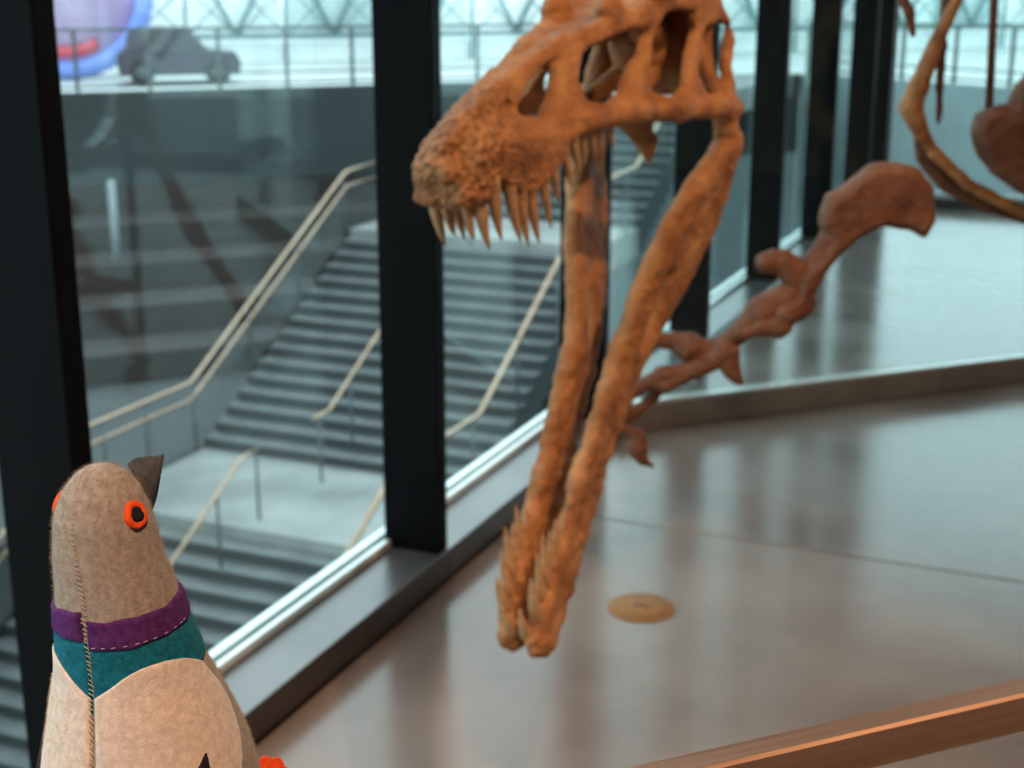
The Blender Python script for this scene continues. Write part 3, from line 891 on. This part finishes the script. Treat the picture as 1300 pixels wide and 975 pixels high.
# chest: ribs, blade bone and breast bone behind the arm
bone('rib', chains=[[(.5, .727, 0, .014), (.449, .61, 0, .018), (.40, .47, 0, .027), (.386, .415, 0, .03), (.42, .345, 0, .02), (.458, .296, 0, .016), (.555, .212, 0, .016), (.71, .138, 0, .016), (.85, .09, 0, .018), (1.05, .12, -.05, .02)]],
     off=-.45, mat='bone')
bone('rib', chains=[[(.49, .86, 0, .014), (.462, .688, 0, .013), (.460, .57, 0, .012), (.463, .47, 0, .011), (.467, .372, 0, .006)]], off=-.47)
bone('rib', chains=[[(.30, .80, 0, .012), (.329, .718, 0, .013), (.362, .659, 0, .014), (.378, .600, 0, .008)]], off=-.45)
bone('blade_bone', polys=[([(.392, .38), (.465, .296), (.566, .206), (.70, .140), (.86, .09), (.86, .06), (.66, .115), (.582, .145), (.483, .192), (.415, .27)], .012, 0)], off=-.48)
bone('breast_bone', polys=[([(.539, .357), (.549, .402), (.589, .423), (.629, .429), (.645, .48), (.693, .52), (.753, .53), (.83, .5), (.87, .36), (.82, .21), (.74, .17), (.683, .191), (.605, .244), (.559, .296)], .05, 0)],
     chains=[[(.62, .36, 0, .05), (.74, .42, 0, .06), (.74, .28, 0, .055)]], off=-.42)
tag(tube('mount_rod', [Vector(AO + AN * -.45 + AU * .591 + EZ * .41), Vector(AO + AN * -.45 + AU * .560 + EZ * 1.1)], 0.011, 'bone_dark', dino, n=10), 'slim dark upright rod')

# neck, back, ribs and one leg of the same skeleton, beyond the picture's edges
rv = random.Random(5)
spine = [(-.80, 2.80, 1.62), (-.72, 2.98, 1.86), (-.58, 3.2, 2.04), (-.42, 3.45, 2.12), (-.26, 3.72, 2.14), (-.1, 4.0, 2.12), (.05, 4.28, 2.1), (.2, 4.55, 2.08), (.33, 4.83, 2.04), (.45, 5.1, 2.0), (.56, 5.35, 1.96), (.68, 5.6, 1.95), (.8, 5.85, 1.97)]
for a, b in zip(spine[:-1], spine[1:]):
    a, b = Vector(a), Vector(b)
    m_ = (a + b) / 2
    geos = [tube_geo([a * .98 + b * .02, a * .8 + b * .2, m_, a * .2 + b * .8, a * .02 + b * .98], [.06, .062, .042, .062, .06], 14)]
    geos.append(tube_geo([m_ + Vector((0, 0, .03)), m_ + Vector((.02, .03, .18))], [.03, .018], 8, flat=.4))
    joined('vertebra', geos, 'bone', dino)
for k in range(5):
    a = Vector(spine[5 + k])
    for sg_ in (1, -1):
        sd = Vector((.89, -.45, 0)) * sg_
        pts = [a, a + sd * .18 + Vector((.02, .04, -.05)), a + sd * .30 + Vector((.04, .08, -.3)), a + sd * .27 + Vector((.05, .1, -.56)), a + sd * .15 + Vector((.02, .05, -.72))]
        if sg_ == -1 and k < 3: continue
        tube('rib', smooth_path(pts, .08), .014, 'bone_dark', dino, n=8)
hip = Vector((.56, 5.3, 1.9))
tube('ilium', [hip + Vector((-.1, -.22, .02)), hip, hip + Vector((.12, .25, .02))], [.05, .12, .05], 'bone', dino, n=14, flat=1.0)
kn = Vector((.32, 5.0, 1.12)); an = Vector((.42, 5.5, .48)); ft = Vector((.12, 5.52, .06))
tube('femur', [hip, hip * .9 + kn * .1, hip * .5 + kn * .5, hip * .1 + kn * .9, kn], [.07, .06, .042, .06, .065], 'bone', dino, n=14)
tube('tibia', [kn, kn * .9 + an * .1, kn * .5 + an * .5, an * .9 + kn * .1, an], [.06, .052, .032, .045, .048], 'bone', dino, n=14)
tube('metatarsal', [an, an * .5 + ft * .5, ft], [.048, .034, .045], 'bone', dino, n=12)
for tip in ((-.235, 5.66, .012), (-.20, 5.44, .012), (-.02, 5.28, .012)):
    tip = Vector(tip)
    tube('toe', [ft, ft * .6 + tip * .4 + Vector((0, 0, .03)), ft * .25 + tip * .75 + Vector((0, 0, .012))], [.036, .026, .020], 'bone_dark', dino, n=10)
    tube('toe_claw', [ft * .25 + tip * .75 + Vector((0, 0, .014)), ft * .1 + tip * .9 + Vector((0, 0, .022)), tip], [.019, .014, .002], 'bone_dark', dino, n=8)
tube('support_post', [(.46, 5.12, 0.0), (.46, 5.12, 1.95)], 0.02, 'black_metal', dino, n=12)

# ================================================================== FELT PIGEON on the rail
PB = np.array((-.46, .5622, 1.1)); PG = np.array((-.6334, .7738, 0)); PR = np.array((.7738, .6334, 0))
ZT = np.array([0, .004, .012, .025, .05, .082, .094, .1085, .128, .147, .166, .18, .194, .212, .234, .247, .2555, .2590, .2602])
CT = np.array([0, 0, 0, 0, 0, 0, .0004, 0, -.0015, -.0036, -.006, -.0078, -.0094, -.0117, -.0127, -.0122, -.012, -.012, -.012])
RT = np.array([.006, .024, .040, .052, .060, .0567, .0542, .0502, .0449, .0388, .0356, .0328, .0308, .0281, .0249, .0200, .0132, .0072, 0.0003])
zz = np.concatenate([np.linspace(0, .25, 126), .25 + .0102 * np.sin(np.linspace(0.08, math.pi / 2, 18))])
def sm(arr):
    a = np.interp(zz, ZT, arr)
    for _ in range(3):
        b = a.copy(); b[1:-1] = (a[:-2] + 2 * a[1:-1] + a[2:]) / 4
        a[3:122] = b[3:122]
    return a
RZ, CZ = sm(RT), sm(CT)
def body(z, th, off=0.0):
    """point on the stuffed body: height z, angle th in degrees (0 right, 90 towards the visitor)"""
    q = math.radians(th)
    r = float(np.interp(z, zz, RZ)); c = float(np.interp(z, zz, CZ))
    dr = (float(np.interp(z + .003, zz, RZ)) - float(np.interp(z - .003, zz, RZ))) / .006
    fac = q - math.radians(-58)                 # belly bulges to the front, back slightly flat
    bul = 1 + .10 * max(0, math.cos(fac)) * max(0, min(1, (.15 - z) / .08))
    rr = r * bul
    n = Vector(PR * math.cos(q) - PG * math.sin(q)) + Vector((0, 0, -dr)); n.normalize()
    p = Vector(PB + PR * (c + rr * math.cos(q)) - PG * (rr * math.sin(q))) + Vector((0, 0, z))
    return p + n * off, n

pig = thing('felt_pigeon', PB, 'stuffed felt pigeon with purple and teal neck bands perched on the guard rail', 'plush toy')
nT = 96
V, F = [], []
for z in zz:
    for k in range(nT):
        th = 360 * k / nT
        g_ = abs(((th - 122 + 180) % 360) - 180)
        V.append(body(z, th, -0.0004 * math.exp(-(g_ / 3.0) ** 2))[0])
nz_ = len(zz)
for i in range(nz_ - 1):
    for k in range(nT):
        F.append((i * nT + k, i * nT + (k + 1) % nT, (i + 1) * nT + (k + 1) % nT, (i + 1) * nT + k))
F.append(tuple(range(nT - 1, -1, -1))); F.append(tuple(range((nz_ - 1) * nT, nz_ * nT)))
bodyo = mobj('body', V, F, 'felt_grey', pig)

def fuzz(parent, sampler, n, mat, ln=(.0009, .0022), wd=.00005):
    rr = random.Random(len(parent.name) * 31 + n)
    V, F = [], []
    for _ in range(n):
        p, nr = sampler(rr)
        d = (nr + Vector((rr.uniform(-1, 1), rr.uniform(-1, 1), rr.uniform(-1, 1))) * .9).normalized()
        s = d.cross(Vector((rr.uniform(-1, 1), rr.uniform(-1, 1), rr.uniform(-1, 1)))).normalized() * wd
        L = rr.uniform(*ln)
        i = len(V)
        mid = p + d * L * .6 + nr * 0
        tip = p + (d + Vector((rr.uniform(-.5, .5), rr.uniform(-.5, .5), rr.uniform(-.5, .5)))).normalized() * L
        V += [p - s, p + s, mid + s * .7, mid - s * .7, tip]
        F += [(i, i + 1, i + 2, i + 3), (i + 3, i + 2, i + 4)]
    o = mobj('felt_fuzz', V, F, mat, parent)
    o['kind'] = 'stuff'
    return o
fuzz(bodyo, lambda r: body(r.uniform(.16, .2598), r.uniform(0, 360)), 16000, 'felt_grey', ln=(.0010, .0028))
fuzz(bodyo, lambda r: body(r.uniform(.06, .16), r.uniform(-60, 30)), 5000, 'felt_grey', ln=(.0010, .0026))

def patch(name, rows, mat, thick=.0016, M_=44, parent=None):
    """felt piece laid on the body; rows = list of (z, th0, th1) with rounded edges"""
    V, F = [], []
    n = len(rows)
    for i, (z, a, b) in enumerate(rows):
        ei = min(i, n - 1 - i)
        for k in range(M_ + 1):
            ek = min(k, M_ - k)
            e = min(ei, ek)
            off = {0: -.0006, 1: thick * .75}.get(e, thick)
            u = k / M_
            # crowd the outer columns to the edge so the edge is crisp
            u = 0 if k == 0 else 1 if k == M_ else (.006 + .988 * (k - 1) / (M_ - 2))
            V.append(body(z, a + (b - a) * u, off)[0])
    for i in range(n - 1):
        for k in range(M_):
            F.append((i * (M_ + 1) + k, i * (M_ + 1) + k + 1, (i + 1) * (M_ + 1) + k + 1, (i + 1) * (M_ + 1) + k))
    return mobj(name, V, F, mat, parent or pig)

def zrows(z0, z1, n):
    return [z0, z0 + .0006] + list(np.linspace(z0 + .0012, z1 - .0012, n)) + [z1 - .0006, z1]
# strips run around the neck: written as patches with swapped parameters
def strip(name, top, bot, a0, a1, mat, thick, n=150, m=14):
    V, F = [], []
    for i in range(n + 1):
        th = a0 + (a1 - a0) * i / n
        zt, zb = top(th), bot(th)
        for k in range(m + 1):
            u = k / m
            u = 0 if k == 0 else 1 if k == m else (.04 + .92 * (k - 1) / (m - 2))
            e = min(k, m - k, i, n - i)
            off = {0: -.0005, 1: thick * .8}.get(e, thick)
            V.append(body(zb + (zt - zb) * u, th, off)[0])
    for i in range(n):
        for k in range(m):
            F.append((i * (m + 1) + k, (i + 1) * (m + 1) + k, (i + 1) * (m + 1) + k + 1, i * (m + 1) + k + 1))
    return mobj(name, V, F, mat, pig)
def wav(th, k): return .0004 * math.sin(th * .09 + k) + .0003 * math.sin(th * .21 + 2 * k)
tealo = strip('teal_neck_band', lambda t: .1755, lambda t: .149 - .014 * math.exp(-((((t - 122 + 180) % 360) - 180) / 40) ** 2), 122, -238, 'felt_teal', .0011)
purp = strip('purple_neck_band', lambda t: float(np.interp(t, [-238, -190, 15, 100, 121], [.1915, .1865, .188, .1862, .1862])) + wav(t, 1),
             lambda t: float(np.interp(t, [-238, -190, 15, 60, 100, 121], [.1735, .1735, .174, .172, .1705, .1703])) + wav(t, 3), 121.5, -235.5, 'felt_purple', .0021)
fuzz(tealo, lambda r: body(r.uniform(.152, .172), r.uniform(0, 360), .001), 2200, 'felt_teal')
fuzz(purp, lambda r: body(r.uniform(.173, .187), r.uniform(0, 360), .002), 2200, 'felt_purple')

RBZ = [.036, .045, .065, .087, .0967, .1077, .121, .135, .150, .155, .1590, .1614]
RBT = [102, 76, 48, 32, 25, 18, 14, 15, 23, 34, 46, 64]
LBZ = [.036, .045, .056, .1455, .152, .1565, .160, .1614]
LBT = [104, 114, 120.6, 120.6, 106, 96, 84, 68]
def wing(mir):
    rows = []
    for z in zrows(.036, .1614, 60):
        a = float(np.interp(z, RBZ, RBT)); b = float(np.interp(z, LBZ, LBT))
        rows.append((z, 244 - a, 244 - b) if mir else (z, a, b))
    o = patch('wing', rows, 'felt_pink', .0022)
    s_ = (lambda r: body(r.uniform(.06, .144), r.uniform(126, 208) if mir else r.uniform(36, 118), .0021))
    fuzz(o, s_, 6000, 'felt_pink', ln=(.0008, .0020))
    o['label'] = 'pale pink felt wing'
    return o
wingR = wing(False); wingL = wing(True)
# black wing bars
def bar_rows(pts, mir):
    out = []
    for z, a, b in pts:
        out.append((z, 244 - a, 244 - b) if mir else (z, a, b))
    return out
def wing_bar(parent, mir, base, n=14):
    rows = []
    for i in range(n + 1):
        t = i / n
        z = base[0] + (base[1] - base[0]) * t
        c = base[2] + (base[3] - base[2]) * t
        wv = base[4] * math.sin(math.pi * min(1, .12 + .86 * t)) ** .6 * (1 if t < .8 else 1 - (t - .8) * 2.2)
        rows.append((z, c - wv, c + wv))
    V, F = [], []
    for i, (z, a, b) in enumerate(bar_rows(rows, mir)):
        for k in range(7):
            e = min(i, n - i, k, 6 - k)
            V.append(body(z, a + (b - a) * k / 6, .0022 + (0 if e == 0 else .0013))[0])
    for i in range(n):
        for k in range(6):
            F.append((i * 7 + k, i * 7 + k + 1, (i + 1) * 7 + k + 1, (i + 1) * 7 + k))
    return mobj('wing_bar', V, F, 'felt_black', parent)
for mir, wg in ((False, wingR), (True, wingL)):
    wing_bar(wg, mir, (.070, .1095, 80, 55, 7.5))
    wing_bar(wg, mir, (.055, .085, 60, 38, 5.5))

# stitches along the back seam and band edges
def stitch(p0, p1, r=.00028):
    return tube_geo([p0, (p0 + p1) / 2, p1], [r * .8, r, r * .8], 5)
geos = []
rs = random.Random(11)
SEZ = [.05, .1101, .1239, .1455, .1607, .1856, .2063, .2223, .2417, .2535, .2585]
SET = [122, 122, 122, 122, 121, 120, 121, 125, 131, 142, 158]
z = .06
while z < .2585:
    th = float(np.interp(z, SEZ, SET))
    off = .0022 if z < .146 else .0014 if z < .17 else .0026 if z < .188 else .0003
    side = rs.uniform(1.5, 3.2) * (.03 / max(.012, float(np.interp(z, zz, RZ))))
    geos.append(stitch(body(z, th - side, off)[0], body(z + .0012 + rs.uniform(-.0006, .0006), th + side, off)[0]))
    z += .0024 + rs.uniform(-.0003, .0006)
joined('seam_stitching', geos, 'thread', pig, kind='stuff')
geos = []
for t in range(118, 20, -9):
    th = t + rs.uniform(-2, 2)
    zb = float(np.interp(th, [15, 60, 100, 121], [.174, .172, .1705, .1703])) + .0022
    geos.append(stitch(body(zb, th, .0022)[0], body(zb + .0002, th - 3.4, .0022)[0], .00024))
joined('band_stitching', geos, 'thread_pale', purp, kind='stuff')

# eyes
def eye(th, zc, name='eye'):
    p, n = body(zc, th, .0)
    t1 = Vector((0, 0, 1)) - n * n.z; t1.normalize()
    t2 = n.cross(t1)
    r0 = .0069
    V, F = [], []
    prof = [(r0 * .40, .0005), (r0 * .58, .0016), (r0 * .88, .0019), (r0, .0010), (r0 * 1.0, -.003)]
    nn_ = 36
    for r, hgt in prof:
        for k in range(nn_):
            a = 2 * math.pi * k / nn_
            wob = 1 + .03 * math.sin(3 * a + 1) + .02 * math.sin(5 * a)
            V.append(p + (t1 * (math.cos(a) * 1.08) + t2 * math.sin(a)) * (r * wob) + n * hgt)
    for i in range(len(prof) - 1):
        for k in range(nn_):
            F.append((i * nn_ + k, i * nn_ + (k + 1) % nn_, (i + 1) * nn_ + (k + 1) % nn_, (i + 1) * nn_ + k))
    e = mobj(name, V, F, 'felt_red', pig)
    e['label'] = 'orange red felt eye with a black centre'
    V, F = [], []
    for i, (r, hgt) in enumerate([(r0 * .60, .0008), (r0 * .56, .0020), (r0 * .3, .0024), (.00005, .0025)]):
        for k in range(20):
            a = 2 * math.pi * k / 20
            wob = 1 + .10 * math.sin(3 * a + 2) + .06 * math.sin(6 * a)
            V.append(p + (t1 * math.cos(a) + t2 * math.sin(a)) * (r * wob) + n * hgt)
    for i in range(3):
        for k in range(20):
            F.append((i * 20 + k, i * 20 + (k + 1) % 20, (i + 1) * 20 + (k + 1) % 20, (i + 1) * 20 + k))
    mobj('pupil', V, F, 'felt_black', e)
eye(47, .2372); eye(212, .2372)

# beak: folded charcoal felt triangle pointing up and away
def pl(r, g, z): return Vector(PB + PR * r + PG * g + EZ * z)
tipb = pl(.0215, .036, .2505)
bc = [pl(.0015, .008, .2565), pl(.004, .020, .2470), pl(.0095, .018, .2300), pl(.0118, .004, .2300), pl(.0085, -.001, .246)]
V = []; F = []
lv = 8
for i in range(lv + 1):
    t = i / lv
    for b_ in bc:
        q = b_ * (1 - t) + tipb * t
        cen = sum(bc, Vector()) / 5 * (1 - t) + tipb * t
        q = q + (q - cen) * (.25 * math.sin(math.pi * t))
        V.append(q)
n5 = 5
for i in range(lv):
    for k in range(n5):
        F.append((i * n5 + k, i * n5 + (k + 1) % n5, (i + 1) * n5 + (k + 1) % n5, (i + 1) * n5 + k))
beak = mobj('beak', V, F, 'felt_beak', pig)
beak['label'] = 'charcoal felt beak'
def beak_s(r):
    i = r.randrange(5); t = r.random() ** .8; u = r.random()
    q = (bc[i] * (1 - u) + bc[(i + 1) % 5] * u)
    cen = sum(bc, Vector()) / 5
    nrm_ = (q - cen).normalized()
    cen2 = cen * (1 - t) + tipb * t
    p = q * (1 - t) + tipb * t
    return p + (p - cen2) * (.25 * math.sin(math.pi * t)), nrm_
fuzz(beak, beak_s, 700, 'felt_beak')

# feet: scalloped orange-red felt, and tail
def foot(cen, ax, ay, nrm_):
    V, F = [], []
    n = 64
    for h in (-.0016, .0016):
        for k in range(n):
            a = 2 * math.pi * k / n
            r = .0125 * (1 + .13 * abs(math.sin(a * 4.5))) if math.cos(a) > -.35 else .0095
            V.append(cen + ax * (r * 1.15 * math.cos(a)) + ay * (r * math.sin(a)) + nrm_ * h)
    F.append(tuple(range(n - 1, -1, -1))); F.append(tuple(range(n, 2 * n)))
    for k in range(n): F.append((k, (k + 1) % n, n + (k + 1) % n, n + k))
    o = mobj('foot', V, F, 'felt_red', pig, smooth=False)
    o['label'] = 'scalloped orange red felt foot'
    fuzz(o, lambda r: (cen + ax * (r.uniform(-.012, .014)) + ay * r.uniform(-.012, .012) + nrm_ * .0016, nrm_), 250, 'felt_red')
    return o
up_ = Vector((0, 0, 1))
fa = (Vector(PR) * .25 + Vector(PG) * .35 + up_ * .9).normalized()
fy = Vector(PR) - fa * Vector(PR).dot(fa); fy.normalize()
foot(pl(.0675, .030, .0430), fa, fy, fa.cross(fy))
foot(pl(.005, .072, .0430), fa, fy, fa.cross(fy))
tl = [pl(-.02, -.045, .06), pl(-.038, -.085, .035), pl(-.05, -.115, .012)]
tube('tail', tl, [.030, .027, .018], 'felt_grey', pig, n=20, flat=.22)

# ================================================================== LAMPS of the gallery
def spot(loc, target, power, deg, col, lab, blend=0.6, rad=0.06):
    loc, target = Vector(loc), Vector(target)
    d = (target - loc).normalized()
    t = thing('track_spotlight', (loc.x, loc.y, CEIL), lab, 'lamp', 'warm spotlights under the ceiling')
    tube('stem', [(loc.x, loc.y, CEIL), (loc.x, loc.y, loc.z + .02)], .012, 'lamp_black', t, n=10)
    back = loc - d * .10
    front = loc + d * .05
    v1, f1 = tube_geo([back, loc - d * .08, front], [.04, .06, .065], 20, caps=False)
    mobj('housing', v1, f1 + [tuple(range(19, -1, -1))], 'lamp_black', t)
    ld = bpy.data.lights.new('lamp_light', 'SPOT')
    ld.energy = power; ld.spot_size = math.radians(deg); ld.spot_blend = blend
    ld.color = col; ld.shadow_soft_size = rad
    lo = bpy.data.objects.new('lamp_light', ld)
    link(lo, t, front + d * .01)
    lo.rotation_euler = d.to_track_quat('-Z', 'Y').to_euler()
WARM = (1.0, 0.66, 0.40)
spot((1.25, 1.5, 4.0), (-.80, 2.25, 1.1), KEY_W * 1.15, 50, WARM, 'ceiling spotlight aimed at the snout of the skeleton')
spot((-.9, .55, 4.0), (-.85, 2.2, 1.2), KEY_W * .2, 50, WARM, 'ceiling spotlight by the window wall aimed at the jaws')
spot((.7, -.6, 4.0), (-.46, .56, 1.3), FILL_W, 40, (1.0, .70, .48), 'ceiling spotlight aimed at the guard rail')
spot((1.6, 3.0, 4.0), (-.3, 4.0, .6), KEY_W * .22, 60, WARM, 'ceiling spotlight aimed at the arm bones')
spot((3.0, .8, 4.0), (.6, 3.4, 0), KEY_W * .6, 75, WARM, 'ceiling spotlight aimed at the concrete floor')
